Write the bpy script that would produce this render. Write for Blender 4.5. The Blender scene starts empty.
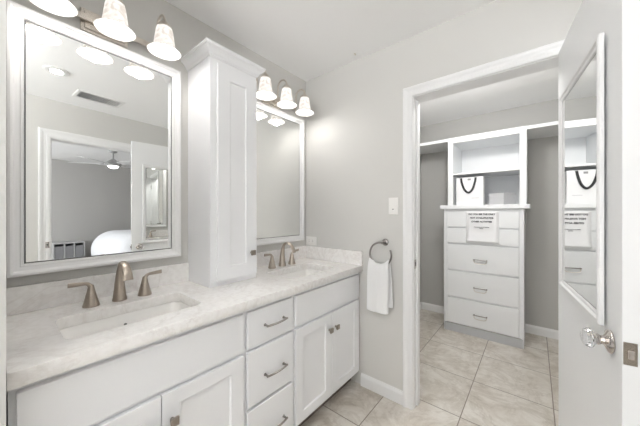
import bpy, bmesh, math, random
from mathutils import Vector, Matrix
random.seed(7)
PI = math.pi
C = bpy.context.scene.collection
sc = bpy.context.scene

# ------------------------------------------------------------------ camera
cam_d = bpy.data.cameras.new('camera')
cam_d.sensor_width = 36.0
cam_d.lens = 263.2 / 640.0 * 36.0
cam_d.clip_start = 0.03
cam = bpy.data.objects.new('camera', cam_d)
C.objects.link(cam)
cam.location = (1.5617, -1.7191, 1.2822)
cam.rotation_euler = (PI / 2, 0, math.radians(39.19))
sc.camera = cam

# ------------------------------------------------------------------ world, exposure, big lights
w = bpy.data.worlds.new('sky')
sc.world = w
w.use_nodes = True
w.node_tree.nodes['Background'].inputs['Color'].default_value = (0.80, 0.88, 1.0, 1)
w.node_tree.nodes['Background'].inputs['Strength'].default_value = 1.0
sc.view_settings.view_transform = 'Standard'
sc.view_settings.look = 'None'
sc.view_settings.gamma = 1.0
sc.view_settings.exposure = 0.92
sc.view_settings.use_curve_mapping = False
cy = sc.cycles
cy.max_bounces = 12
cy.diffuse_bounces = 8
cy.glossy_bounces = 6
cy.transmission_bounces = 8
cy.caustics_reflective = False
cy.caustics_refractive = False
cy.sample_clamp_indirect = 6.0
cy.use_denoising = True

BULB_W, SHADE_E, RECESS_W, CLOSET_W, BATH_FILL_W, BED_FILL_W, FAN_W = 0.92, 0.52, 0.6, 15.0, 19.0, 88.0, 1.5
BOWL_FILL_W = 50.0
WARM = (1.0, 0.975, 0.945)
NEUT = (1.0, 0.995, 0.985)
FILL_TINT = (0.97, 0.985, 1.0)


def lamp(name, kind, loc, power, color, size=0.1, sizey=None, rot=(0, 0, 0), parent=None, spot=None):
    d = bpy.data.lights.new(name, kind)
    d.energy = power
    d.color = color
    if kind == 'AREA':
        d.size = size
        if sizey:
            d.shape = 'RECTANGLE'
            d.size_y = sizey
        else:
            d.shape = 'DISK'
    else:
        d.shadow_soft_size = size
    if spot:
        d.spot_size = spot
        d.spot_blend = 0.6
    o = bpy.data.objects.new(name, d)
    C.objects.link(o)
    o.location = loc
    o.rotation_euler = rot
    if parent:
        o.parent = parent
    return o


# added fill lamps outside two unseen, made-up windows (bathroom, bedroom)
lamp('fill_bathroom', 'AREA', (1.45, -3.75, 1.30), BATH_FILL_W, FILL_TINT, 1.3, 1.2, (PI / 2 + 0.85, 0, 0))
lamp('fill_bedroom', 'AREA', (4.6, -3.70, 1.45), BED_FILL_W, FILL_TINT, 1.8, 1.4, (PI / 2, 0, 0))


# ------------------------------------------------------------------ materials
def mat(name, col, rough=0.5, metal=0.0, bump=None, spec=0.5, emis=None, es=0.0, coat=0.0):
    m = bpy.data.materials.new(name)
    m.use_nodes = True
    nt = m.node_tree
    b = nt.nodes['Principled BSDF']
    b.inputs['Base Color'].default_value = (*col, 1)
    b.inputs['Roughness'].default_value = rough
    b.inputs['Metallic'].default_value = metal
    b.inputs['Specular IOR Level'].default_value = spec
    b.inputs['Coat Weight'].default_value = coat
    if emis:
        b.inputs['Emission Color'].default_value = (*emis, 1)
        b.inputs['Emission Strength'].default_value = es
    if bump:
        scale, strength, dist = bump
        tc = nt.nodes.new('ShaderNodeTexCoord')
        n = nt.nodes.new('ShaderNodeTexNoise')
        n.inputs['Scale'].default_value = scale
        n.inputs['Detail'].default_value = 3
        bp = nt.nodes.new('ShaderNodeBump')
        bp.inputs['Strength'].default_value = strength
        bp.inputs['Distance'].default_value = dist
        nt.links.new(tc.outputs['Object'], n.inputs['Vector'])
        nt.links.new(n.outputs['Fac'], bp.inputs['Height'])
        nt.links.new(bp.outputs['Normal'], b.inputs['Normal'])
    return m


def ramp(nt, pts):
    r = nt.nodes.new('ShaderNodeValToRGB')
    e = r.color_ramp.elements
    e[0].position, e[0].color = pts[0][0], (*pts[0][1], 1)
    e[1].position, e[1].color = pts[-1][0], (*pts[-1][1], 1)
    for p_, c_ in pts[1:-1]:
        k = e.new(p_)
        k.color = (*c_, 1)
    return r


M = {}
M['wall'] = mat('wall_paint', (0.63, 0.622, 0.60), 0.75, bump=(90, 0.12, 0.003))
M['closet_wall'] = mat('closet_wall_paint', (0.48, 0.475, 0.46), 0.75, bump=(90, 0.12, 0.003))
M['bed_wall'] = mat('bedroom_wall_paint', (0.50, 0.49, 0.475), 0.8, bump=(90, 0.1, 0.003))
M['ceiling'] = mat('ceiling_paint', (0.94, 0.94, 0.94), 0.85, bump=(60, 0.15, 0.004))
M['trim'] = mat('trim_paint', (0.82, 0.82, 0.82), 0.35, bump=(25, 0.01, 0.001))
M['cab'] = mat('cabinet_paint', (0.84, 0.845, 0.86), 0.38, bump=(30, 0.01, 0.001))
M['door'] = mat('door_paint', (0.84, 0.845, 0.85), 0.38, bump=(18, 0.01, 0.001))
M['shelf'] = mat('shelf_paint', (0.80, 0.81, 0.82), 0.4, bump=(30, 0.01, 0.001))
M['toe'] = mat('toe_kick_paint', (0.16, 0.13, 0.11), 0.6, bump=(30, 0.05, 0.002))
M['toe_shaded'] = mat('toe_board_shaded', (0.48, 0.485, 0.50), 0.5, bump=(30, 0.05, 0.002))  # white toe board with the shade of its recess put into the colour
M['porcelain'] = mat('porcelain', (0.88, 0.87, 0.85), 0.12, coat=0.4, bump=(6, 0.01, 0.002))
M['plastic'] = mat('white_plastic', (0.84, 0.83, 0.81), 0.35, bump=(40, 0.01, 0.001))
M['slot'] = mat('dark_slot', (0.10, 0.10, 0.10), 0.6, bump=(40, 0.01, 0.001))
M['mirror'] = mat('mirror_silver', (0.92, 0.93, 0.92), 0.0, 1.0)
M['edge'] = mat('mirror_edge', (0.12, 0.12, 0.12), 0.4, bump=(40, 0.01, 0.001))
M['paper'] = mat('white_paper', (0.82, 0.82, 0.83), 0.6, bump=(14, 0.15, 0.006))
M['box'] = mat('pale_cardboard', (0.56, 0.56, 0.57), 0.6, bump=(30, 0.05, 0.002))
M['ink'] = mat('black_ink', (0.05, 0.05, 0.06), 0.6, bump=(40, 0.01, 0.001))
M['greyink'] = mat('grey_ink', (0.30, 0.30, 0.31), 0.6, bump=(40, 0.01, 0.001))
M['ribbon'] = mat('black_ribbon', (0.015, 0.015, 0.018), 0.5, bump=(200, 0.1, 0.001))
M['chrome'] = mat('aged_chrome', (0.62, 0.58, 0.55), 0.12, 1.0, bump=(20, 0.05, 0.002))
M['vent'] = mat('vent_enamel', (0.80, 0.80, 0.79), 0.4, bump=(40, 0.02, 0.001))
M['duct'] = mat('duct_dark', (0.05, 0.05, 0.05), 0.8, bump=(40, 0.02, 0.001))
M['bedding'] = mat('white_bedding', (0.86, 0.87, 0.90), 0.9, bump=(5, 0.5, 0.05))
M['fan'] = mat('fan_enamel', (0.42, 0.42, 0.42), 0.45, bump=(30, 0.02, 0.001))
M['blade'] = mat('fan_blade', (0.68, 0.68, 0.68), 0.5, bump=(30, 0.02, 0.001))
M['bin'] = mat('grey_fabric_bin', (0.26, 0.26, 0.27), 0.9, bump=(120, 0.3, 0.003))
M['case'] = mat('shelf_laminate', (0.50, 0.50, 0.50), 0.5, bump=(30, 0.02, 0.001))
M['lens'] = mat('lamp_lens', (1, 1, 1), 0.4, emis=(1, 0.97, 0.93), es=4.0)
M['bulb'] = mat('bulb_glow', (1, 1, 1), 0.4, emis=WARM, es=5.0)


def brushed(name, col, rough):
    m = mat(name, col, rough, 1.0)
    nt = m.node_tree
    b = nt.nodes['Principled BSDF']
    tc = nt.nodes.new('ShaderNodeTexCoord')
    mp = nt.nodes.new('ShaderNodeMapping')
    mp.inputs['Scale'].default_value = (40, 40, 400)
    n = nt.nodes.new('ShaderNodeTexNoise')
    n.inputs['Scale'].default_value = 6
    mr = nt.nodes.new('ShaderNodeMapRange')
    mr.inputs['To Min'].default_value = rough * 0.75
    mr.inputs['To Max'].default_value = rough * 1.3
    nt.links.new(tc.outputs['Object'], mp.inputs['Vector'])
    nt.links.new(mp.outputs['Vector'], n.inputs['Vector'])
    nt.links.new(n.outputs['Fac'], mr.inputs['Value'])
    nt.links.new(mr.outputs['Result'], b.inputs['Roughness'])
    return m


M['nickel'] = brushed('brushed_nickel', (0.44, 0.385, 0.33), 0.30)
M['nickel_light'] = brushed('light_fixture_nickel', (0.66, 0.61, 0.55), 0.28)
M['hardware'] = brushed('dark_nickel', (0.30, 0.28, 0.265), 0.30)
M['knobm'] = brushed('bronze_nickel', (0.36, 0.32, 0.28), 0.28)


def quartz():
    m = mat('quartz', (0.8, 0.8, 0.8), 0.16, coat=0.2)
    nt = m.node_tree
    b = nt.nodes['Principled BSDF']
    tc = nt.nodes.new('ShaderNodeTexCoord')
    n1 = nt.nodes.new('ShaderNodeTexNoise')
    n1.inputs['Scale'].default_value = 3.2
    n1.inputs['Detail'].default_value = 9
    n1.inputs['Roughness'].default_value = 0.62
    n1.inputs['Distortion'].default_value = 1.4
    r1 = ramp(nt, [(0.30, (0.87, 0.85, 0.83)), (0.47, (0.88, 0.865, 0.85)), (0.50, (0.81, 0.785, 0.765)), (0.53, (0.88, 0.865, 0.85)), (0.8, (0.89, 0.88, 0.865))])
    n2 = nt.nodes.new('ShaderNodeTexNoise')
    n2.inputs['Scale'].default_value = 45
    n2.inputs['Detail'].default_value = 4
    mix = nt.nodes.new('ShaderNodeMix')
    mix.data_type = 'RGBA'
    mix.blend_type = 'MULTIPLY'
    mix.inputs['Factor'].default_value = 0.5
    r2 = ramp(nt, [(0.35, (0.86, 0.85, 0.84)), (0.6, (1, 1, 1))])
    for n in (n1, n2):
        nt.links.new(tc.outputs['Object'], n.inputs['Vector'])
    nt.links.new(n1.outputs['Fac'], r1.inputs['Fac'])
    nt.links.new(n2.outputs['Fac'], r2.inputs['Fac'])
    nt.links.new(r1.outputs['Color'], mix.inputs['A'])
    nt.links.new(r2.outputs['Color'], mix.inputs['B'])
    nt.links.new(mix.outputs['Result'], b.inputs['Base Color'])
    return m


M['quartz'] = quartz()


def tiles():
    m = mat('marble_tile', (0.6, 0.55, 0.5), 0.32)
    nt = m.node_tree
    b = nt.nodes['Principled BSDF']
    tc = nt.nodes.new('ShaderNodeTexCoord')
    sep = nt.nodes.new('ShaderNodeSeparateXYZ')
    nt.links.new(tc.outputs['Object'], sep.inputs[0])

    def line(axis, off, pitch):
        a = nt.nodes.new('ShaderNodeMath'); a.operation = 'SUBTRACT'; a.inputs[1].default_value = off
        d = nt.nodes.new('ShaderNodeMath'); d.operation = 'DIVIDE'; d.inputs[1].default_value = pitch
        f = nt.nodes.new('ShaderNodeMath'); f.operation = 'FLOOR'
        s = nt.nodes.new('ShaderNodeMath'); s.operation = 'PINGPONG'; s.inputs[1].default_value = 0.5
        c = nt.nodes.new('ShaderNodeMath'); c.operation = 'LESS_THAN'; c.inputs[1].default_value = 0.0030 / pitch
        nt.links.new(sep.outputs[axis], a.inputs[0]); nt.links.new(a.outputs[0], d.inputs[0])
        nt.links.new(d.outputs[0], f.inputs[0]); nt.links.new(d.outputs[0], s.inputs[0]); nt.links.new(s.outputs[0], c.inputs[0])
        return f, c
    fx, cx_ = line('X', 0.742, 0.458)
    fy, cy_ = line('Y', -0.345, 0.4622)
    gr = nt.nodes.new('ShaderNodeMath'); gr.operation = 'MAXIMUM'
    nt.links.new(cx_.outputs[0], gr.inputs[0]); nt.links.new(cy_.outputs[0], gr.inputs[1])
    cmb = nt.nodes.new('ShaderNodeCombineXYZ')
    nt.links.new(fx.outputs[0], cmb.inputs[0]); nt.links.new(fy.outputs[0], cmb.inputs[1])
    wn = nt.nodes.new('ShaderNodeTexWhiteNoise'); wn.noise_dimensions = '3D'
    nt.links.new(cmb.outputs[0], wn.inputs['Vector'])
    # every tile its own piece of marble
    sc_ = nt.nodes.new('ShaderNodeVectorMath'); sc_.operation = 'SCALE'; sc_.inputs['Scale'].default_value = 13.0
    nt.links.new(wn.outputs['Color'], sc_.inputs[0])
    ad = nt.nodes.new('ShaderNodeVectorMath'); ad.operation = 'ADD'
    nt.links.new(tc.outputs['Object'], ad.inputs[0]); nt.links.new(sc_.outputs[0], ad.inputs[1])
    n1 = nt.nodes.new('ShaderNodeTexNoise')
    n1.inputs['Scale'].default_value = 6.0; n1.inputs['Detail'].default_value = 10; n1.inputs['Roughness'].default_value = 0.70; n1.inputs['Distortion'].default_value = 0.5
    n2 = nt.nodes.new('ShaderNodeTexNoise')
    n2.inputs['Scale'].default_value = 3.0; n2.inputs['Detail'].default_value = 12; n2.inputs['Roughness'].default_value = 0.72; n2.inputs['Distortion'].default_value = 1.2
    nt.links.new(ad.outputs[0], n1.inputs['Vector']); nt.links.new(ad.outputs[0], n2.inputs['Vector'])
    r1 = ramp(nt, [(0.28, (0.44, 0.39, 0.33)), (0.45, (0.60, 0.555, 0.495)), (0.58, (0.69, 0.655, 0.60)), (0.75, (0.78, 0.755, 0.71))])
    r2 = ramp(nt, [(0.46, (1, 1, 1)), (0.495, (0.74, 0.71, 0.68)), (0.515, (0.80, 0.78, 0.75)), (0.56, (1, 1, 1))])
    nt.links.new(n1.outputs['Fac'], r1.inputs['Fac']); nt.links.new(n2.outputs['Fac'], r2.inputs['Fac'])
    mx = nt.nodes.new('ShaderNodeMix'); mx.data_type = 'RGBA'; mx.blend_type = 'MULTIPLY'; mx.inputs['Factor'].default_value = 0.55
    nt.links.new(r1.outputs['Color'], mx.inputs['A']); nt.links.new(r2.outputs['Color'], mx.inputs['B'])
    g = nt.nodes.new('ShaderNodeMix'); g.data_type = 'RGBA'
    g.inputs['B'].default_value = (0.24, 0.205, 0.17, 1)
    nt.links.new(gr.outputs[0], g.inputs['Factor']); nt.links.new(mx.outputs['Result'], g.inputs['A'])
    nt.links.new(g.outputs['Result'], b.inputs['Base Color'])
    bp = nt.nodes.new('ShaderNodeBump'); bp.invert = True
    bp.inputs['Strength'].default_value = 0.5; bp.inputs['Distance'].default_value = 0.003
    nt.links.new(gr.outputs[0], bp.inputs['Height']); nt.links.new(bp.outputs['Normal'], b.inputs['Normal'])
    return m


M['tile'] = tiles()
M['carpet'] = mat('bedroom_carpet', (0.45, 0.42, 0.39), 0.95, bump=(300, 0.6, 0.01))
M['towel'] = mat('white_terry', (0.86, 0.86, 0.86), 0.95, bump=(220, 0.8, 0.006))


def alabaster():
    m = mat('alabaster_glass', (0.30, 0.29, 0.28), 0.3)
    nt = m.node_tree
    b = nt.nodes['Principled BSDF']
    tc = nt.nodes.new('ShaderNodeTexCoord')
    n = nt.nodes.new('ShaderNodeTexNoise')
    n.inputs['Scale'].default_value = 22; n.inputs['Detail'].default_value = 6; n.inputs['Distortion'].default_value = 2.0
    r = ramp(nt, [(0.38, (0.62, 0.54, 0.47)), (0.45, (0.80, 0.74, 0.68)), (0.54, (0.96, 0.92, 0.87)), (0.65, (1.0, 0.97, 0.94))])
    nt.links.new(tc.outputs['Object'], n.inputs['Vector']); nt.links.new(n.outputs['Fac'], r.inputs['Fac'])
    nt.links.new(r.outputs['Color'], b.inputs['Emission Color'])
    # the bulb sits in the bell: the flared lip below it glows less
    sp = nt.nodes.new('ShaderNodeSeparateXYZ')
    mr = nt.nodes.new('ShaderNodeMapRange')
    mr.inputs['From Min'].default_value = -0.112
    mr.inputs['From Max'].default_value = -0.098
    mr.inputs['To Min'].default_value = SHADE_E * 0.80
    mr.inputs['To Max'].default_value = SHADE_E
    nt.links.new(tc.outputs['Object'], sp.inputs[0])
    nt.links.new(sp.outputs['Z'], mr.inputs['Value'])
    nt.links.new(mr.outputs['Result'], b.inputs['Emission Strength'])
    return m


M['alabaster'] = alabaster()
gl = mat('cut_crystal', (0.97, 0.97, 0.98), 0.02)
gl.node_tree.nodes['Principled BSDF'].inputs['Transmission Weight'].default_value = 1.0
gl.node_tree.nodes['Principled BSDF'].inputs['IOR'].default_value = 1.5
M['crystal'] = gl
pn = bpy.data.materials.new('window_glass')
pn.use_nodes = True
nt = pn.node_tree
for n in list(nt.nodes):
    nt.nodes.remove(n)
o_ = nt.nodes.new('ShaderNodeOutputMaterial'); t_ = nt.nodes.new('ShaderNodeBsdfTransparent'); g_ = nt.nodes.new('ShaderNodeBsdfGlossy'); mx_ = nt.nodes.new('ShaderNodeMixShader')
g_.inputs['Roughness'].default_value = 0.0
mx_.inputs[0].default_value = 0.06
nt.links.new(t_.outputs[0], mx_.inputs[1]); nt.links.new(g_.outputs[0], mx_.inputs[2]); nt.links.new(mx_.outputs[0], o_.inputs[0])
M['pane'] = pn


# ------------------------------------------------------------------ mesh helpers
def obj(name, bm, m, parent=None, bevel=0.0, smooth=False, loc=None):
    bmesh.ops.recalc_face_normals(bm, faces=bm.faces[:])
    me = bpy.data.meshes.new(name)
    bm.to_mesh(me)
    bm.free()
    me.materials.append(m)
    if smooth:
        for p in me.polygons:
            p.use_smooth = True
        try:
            me.set_sharp_from_angle(angle=math.radians(38))
        except Exception:
            pass
    o = bpy.data.objects.new(name, me)
    C.objects.link(o)
    if parent:
        o.parent = parent
    if loc:
        o.location = loc
    if bevel:
        md = o.modifiers.new('bevel', 'BEVEL')
        md.width = bevel
        md.segments = 2
        md.limit_method = 'ANGLE'
        md.angle_limit = math.radians(40)
    return o


def thing(name, label, cat, loc=(0, 0, 0), rotz=0, group=None):
    o = bpy.data.objects.new(name, None)
    o.empty_display_size = 0.05
    C.objects.link(o)
    o.location = loc
    o.rotation_euler = (0, 0, rotz)
    o['label'] = label
    o['category'] = cat
    if group:
        o['group'] = group
    return o


def tag(o, label, cat, group=None):
    o['label'] = label
    o['category'] = cat
    if group:
        o['group'] = group
    return o


def struct(name, bm, m, label, bevel=0.0, parent=None):
    o = obj(name, bm, m, parent, bevel)
    if not parent:
        o['kind'] = 'structure'
        o['label'] = label
        o['category'] = name.split('_')[0]
    return o


def dup(root, loc, label=None, rotz=None):
    r = root.copy()
    C.objects.link(r)
    r.location = loc
    if rotz is not None:
        r.rotation_euler = (0, 0, rotz)
    if label:
        r['label'] = label
    for ch in list(root.children):
        c = ch.copy()
        C.objects.link(c)
        c.parent = r
        for g in ch.children:
            d = g.copy()
            C.objects.link(d)
            d.parent = c
    return r


def box(bm, x0, x1, y0, y1, z0, z1, T=None):
    vs = [bm.verts.new((x, y, z)) for x in (x0, x1) for y in (y0, y1) for z in (z0, z1)]
    for f in ((0, 1, 3, 2), (4, 6, 7, 5), (0, 4, 5, 1), (2, 3, 7, 6), (0, 2, 6, 4), (1, 5, 7, 3)):
        bm.faces.new([vs[i] for i in f])
    if T:
        for v in vs:
            v.co = T @ v.co
    return vs


def B(*a):
    bm = bmesh.new()
    for b in a:
        box(bm, *b)
    return bm


def lathe(bm, prof, center=(0, 0, 0), seg=32, T=None, closed=False):
    rings = []
    for r, z in prof:
        if r < 1e-6:
            rings.append([bm.verts.new((0, 0, z))])
        else:
            rings.append([bm.verts.new((r * math.cos(2 * PI * i / seg), r * math.sin(2 * PI * i / seg), z)) for i in range(seg)])
    pairs = list(zip(rings, rings[1:]))
    if closed:
        pairs.append((rings[-1], rings[0]))
    for a, b in pairs:
        for i in range(seg):
            j = (i + 1) % seg
            if len(a) == 1 and len(b) == 1:
                continue
            if len(a) == 1:
                bm.faces.new((a[0], b[i], b[j]))
            elif len(b) == 1:
                bm.faces.new((a[i], a[j], b[0]))
            else:
                bm.faces.new((a[i], a[j], b[j], b[i]))
    Mx = Matrix.Translation(center) @ (T if T else Matrix.Identity(4))
    for r in rings:
        for v in r:
            v.co = Mx @ v.co
    return bm


def tube(bm, pts, rad, seg=12, flat=1.0, up=None):
    """tube along pts; rad number or list (or (ru, rv) pairs)"""
    pts = [Vector(p) for p in pts]
    n = len(pts)
    if not isinstance(rad, (list, tuple)):
        rad = [rad] * n
    ref = Vector(up) if up else None
    rings = []
    prev = None
    for i in range(n):
        t = (pts[min(i + 1, n - 1)] - pts[max(i - 1, 0)]).normalized()
        if ref is not None:
            u = (ref - t * ref.dot(t)).normalized()
        elif prev is None:
            a = Vector((0, 0, 1)) if abs(t.z) < 0.9 else Vector((1, 0, 0))
            u = (a - t * a.dot(t)).normalized()
        else:
            u = (prev - t * prev.dot(t)).normalized()
        prev = u
        v = t.cross(u)
        r = rad[i]
        ru, rv = r if isinstance(r, tuple) else (r, r * flat)
        rings.append([bm.verts.new(pts[i] + u * ru * math.cos(2 * PI * k / seg) + v * rv * math.sin(2 * PI * k / seg)) for k in range(seg)])
    for a, b in zip(rings, rings[1:]):
        for k in range(seg):
            l = (k + 1) % seg
            bm.faces.new((a[k], a[l], b[l], b[k]))
    bm.faces.new(rings[0])
    bm.faces.new(rings[-1][::-1])
    return bm


def smooth_path(pts, k=6):
    """Catmull-Rom through the points"""
    P = [Vector(p) for p in pts]
    P = [P[0] * 2 - P[1]] + P + [P[-1] * 2 - P[-2]]
    out = []
    for i in range(1, len(P) - 2):
        for j in range(k):
            t = j / k
            a, b, c, d = P[i - 1], P[i], P[i + 1], P[i + 2]
            out.append(0.5 * ((2 * b) + (c - a) * t + (2 * a - 5 * b + 4 * c - d) * t * t + (3 * b - a - 3 * c + d) * t ** 3))
    out.append(P[-2])
    return out


def sweep(bm, path, prof, Mf, closed):
    """path: 2-D points; prof: (offset to the left of travel, height) loop; Mf(a, b, v) -> 3-D"""
    n = len(path)
    P = [Vector(p) for p in path]
    rings = []
    for i in range(n):
        def nrm(a, b):
            d = (b - a).normalized()
            return Vector((-d.y, d.x))
        if closed:
            n1, n2 = nrm(P[i - 1], P[i]), nrm(P[i], P[(i + 1) % n])
        else:
            n1 = nrm(P[i - 1], P[i]) if i > 0 else nrm(P[i], P[i + 1])
            n2 = nrm(P[i], P[i + 1]) if i < n - 1 else n1
        m_ = (n1 + n2) / (1 + n1.dot(n2))
        rings.append([bm.verts.new(Mf(P[i].x + m_.x * u, P[i].y + m_.y * u, v)) for u, v in prof])
    k = len(prof)
    for i in range(n if closed else n - 1):
        a, b = rings[i], rings[(i + 1) % n]
        for j in range(k):
            l = (j + 1) % k
            bm.faces.new((a[j], a[l], b[l], b[j]))
    if not closed:
        bm.faces.new(rings[0])
        bm.faces.new(rings[-1][::-1])
    return bm


def rrect(x0, x1, y0, y1, r, seg=6):
    pts = []
    for cx, cy_, a0 in ((x1 - r, y1 - r, 0), (x0 + r, y1 - r, PI / 2), (x0 + r, y0 + r, PI), (x1 - r, y0 + r, 3 * PI / 2)):
        for i in range(seg + 1):
            a = a0 + PI / 2 * i / seg
            pts.append((cx + r * math.cos(a), cy_ + r * math.sin(a)))
    return pts


def plate_holes(outer, holes, z0, z1, bev=0.0):
    cu = bpy.data.curves.new('tmp', 'CURVE')
    cu.dimensions = '2D'
    cu.fill_mode = 'BOTH'
    cu.extrude = (z1 - z0) / 2 - bev
    cu.bevel_depth = bev
    cu.bevel_resolution = 1
    cu.offset = -bev
    for loop in [outer] + holes:
        s = cu.splines.new('POLY')
        s.points.add(len(loop) - 1)
        for p, q in zip(s.points, loop):
            p.co = (q[0], q[1], 0, 1)
        s.use_cyclic_u = True
    o = bpy.data.objects.new('tmp', cu)
    C.objects.link(o)
    bpy.context.view_layer.update()
    dg = bpy.context.evaluated_depsgraph_get()
    me = bpy.data.meshes.new_from_object(o.evaluated_get(dg))
    bm = bmesh.new()
    bm.from_mesh(me)
    bmesh.ops.remove_doubles(bm, verts=bm.verts[:], dist=1e-5)
    for v in bm.verts:
        v.co.z += (z0 + z1) / 2
    bpy.data.objects.remove(o)
    bpy.data.curves.remove(cu)
    bpy.data.meshes.remove(me)
    return bm


def text_bm(s, size, bold=0.0, spacing=1.0):
    cu = bpy.data.curves.new('tmp', 'FONT')
    cu.body = s
    cu.size = size
    cu.align_x = 'CENTER'
    cu.extrude = 0.0003
    cu.offset = bold
    cu.space_character = spacing
    o = bpy.data.objects.new('tmp', cu)
    C.objects.link(o)
    bpy.context.view_layer.update()
    dg = bpy.context.evaluated_depsgraph_get()
    me = bpy.data.meshes.new_from_object(o.evaluated_get(dg))
    bm = bmesh.new()
    bm.from_mesh(me)
    bpy.data.objects.remove(o)
    bpy.data.curves.remove(cu)
    bpy.data.meshes.remove(me)
    return bm


def shaker(y0, y1, z0, z1, xb, xf, st, rl, deep=0.008):
    """framed door whose front faces +x, with a recessed flat panel"""
    bm = bmesh.new()
    a = [(y0, z0), (y1, z0), (y1, z1), (y0, z1)]
    i1 = [(y0 + st, z0 + rl), (y1 - st, z0 + rl), (y1 - st, z1 - rl), (y0 + st, z1 - rl)]
    e = 0.004
    i2 = [(y0 + st + e, z0 + rl + e), (y1 - st - e, z0 + rl + e), (y1 - st - e, z1 - rl - e), (y0 + st + e, z1 - rl - e)]
    L = [[bm.verts.new((x, *p)) for p in q] for x, q in ((xb, a), (xf, a), (xf, i1), (xf - deep, i2))]
    for r, s in zip(L, L[1:]):
        for k in range(4):
            l = (k + 1) % 4
            bm.faces.new((r[k], r[l], s[l], s[k]))
    bm.faces.new(L[0][::-1])
    bm.faces.new(L[3])
    return bm


# ================================================================== SETTING
H = 2.44
W = 2.30          # bathroom width to the entry wall
YN = -1.706       # face of the short partition at the near end of the vanity
YB = 1.88         # closet back wall
struct('floor', B((-0.12, W + 0.06, -3.52, 2.0, -0.05, 0.0)), M['tile'], 'beige marble-look square tile floor through bathroom and closet')
struct('floor_bedroom', B((W + 0.06, 6.6, -3.52, 3.15, -0.05, 0.0)), M['carpet'], 'bedroom floor seen through the entry doorway')
struct('ceiling', B((-0.12, W + 0.06, -3.52, 2.0, H, H + 0.06)), M['ceiling'], 'flat white ceiling of bathroom and closet')
struct('ceiling_bedroom', B((W + 0.06, 6.6, -3.52, 3.15, H, H + 0.06)), M['ceiling'], 'flat white ceiling of the bedroom seen in the mirror')
struct('wall_left', B((-0.12, 0, -3.52, 0.12, 0, H)), M['wall'], 'greige wall behind the vanity')
OX0, OX1, OZ = 0.950, 1.692, 2.040      # closet opening
struct('wall_back', B((0, OX0 - 0.018, 0, 0.12, 0, H), (OX1 + 0.018, W, 0, 0.12, 0, H), (OX0 - 0.018, OX1 + 0.018, 0, 0.12, OZ + 0.018, H)), M['wall'], 'greige wall with the closet opening')
struct('wall_near', B((0, 0.62, YN - 0.13, YN, 0, H)), M['wall'], 'short partition end at the near end of the vanity')
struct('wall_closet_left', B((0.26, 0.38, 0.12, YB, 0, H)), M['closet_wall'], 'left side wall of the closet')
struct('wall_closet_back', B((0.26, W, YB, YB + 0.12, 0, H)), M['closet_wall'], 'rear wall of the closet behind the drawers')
DY0, DY1 = -1.212, -0.45                 # entry opening in the right wall
struct('wall_right', B((W, W + 0.12, -3.4, DY0 - 0.018, 0, H), (W, W + 0.12, DY1 + 0.018, 3.15, 0, H), (W, W + 0.12, DY0 - 0.018, DY1 + 0.018, OZ + 0.018, H)), M['wall'], 'wall with the entry doorway to the bedroom')
# unseen rear wall; both windows (bathroom, bedroom) are added as light sources
WB = (0.85, 2.05, 0.95, 2.0)
WD = (3.8, 5.4, 0.8, 2.1)
bm = B((0, WB[0], -3.52, -3.4, 0, H), (WB[0], WB[1], -3.52, -3.4, 0, WB[2]), (WB[0], WB[1], -3.52, -3.4, WB[3], H),
       (WB[1], W + 0.12, -3.52, -3.4, 0, H))
struct('wall_rear', bm, M['wall'], 'rear bathroom wall with an added window, behind the camera')
bm = B((W + 0.12, WD[0], -3.52, -3.4, 0, H), (WD[0], WD[1], -3.52, -3.4, 0, WD[2]), (WD[0], WD[1], -3.52, -3.4, WD[3], H), (WD[1], 6.45, -3.52, -3.4, 0, H))
struct('wall_bedroom_rear', bm, M['bed_wall'], 'bedroom wall with the added window')
struct('wall_bedroom_far', B((6.45, 6.6, -3.52, 3.15, 0, H)), M['bed_wall'], 'grey far wall of the bedroom seen in the mirror')
struct('wall_bedroom_side', B((W + 0.12, 6.45, 3.0, 3.15, 0, H)), M['bed_wall'], 'grey side wall of the bedroom')
for i, q in enumerate((WB, WD)):
    bm = B((q[0], q[0] + 0.05, -3.49, -3.43, q[2], q[3]), (q[1] - 0.05, q[1], -3.49, -3.43, q[2], q[3]),
           (q[0] + 0.05, q[1] - 0.05, -3.49, -3.43, q[2], q[2] + 0.05), (q[0] + 0.05, q[1] - 0.05, -3.49, -3.43, q[3] - 0.05, q[3]),
           (q[0] + 0.05, q[1] - 0.05, -3.48, -3.44, (q[2] + q[3]) / 2 - 0.02, (q[2] + q[3]) / 2 + 0.02))
    wo = struct('window_%d' % (i + 1), bm, M['trim'], 'added unseen white framed window in the rear wall of the ' + ('bathroom', 'bedroom')[i])
    obj('pane', B((q[0] + 0.05, q[1] - 0.05, -3.463, -3.457, q[2] + 0.05, q[3] - 0.05)), M['pane'], wo)

# casings: profile across the width (u = 0 at the opening edge, growing outwards), v = thickness
CAS = [(0.004, 0.0), (0.004, 0.012), (0.010, 0.015), (0.022, 0.016), (0.026, 0.013), (0.040, 0.014), (0.050, 0.020), (0.060, 0.022), (0.066, 0.018), (0.066, 0.0)]
bm = bmesh.new()
sweep(bm, [(OX0, 0.0), (OX0, OZ), (OX1, OZ), (OX1, 0.0)], CAS, lambda a, b, v: (a, -v, b), False)
struct('trim_1', bm, M['trim'], 'white moulded casing around the closet opening')
bm = bmesh.new()
sweep(bm, [(DY0, 0.0), (DY0, OZ), (DY1, OZ), (DY1, 0.0)], [(u * 1.4, v) for u, v in CAS], lambda a, b, v: (W - v, a, b), False)
struct('trim_2', bm, M['trim'], 'white moulded casing around the entry doorway')
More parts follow.
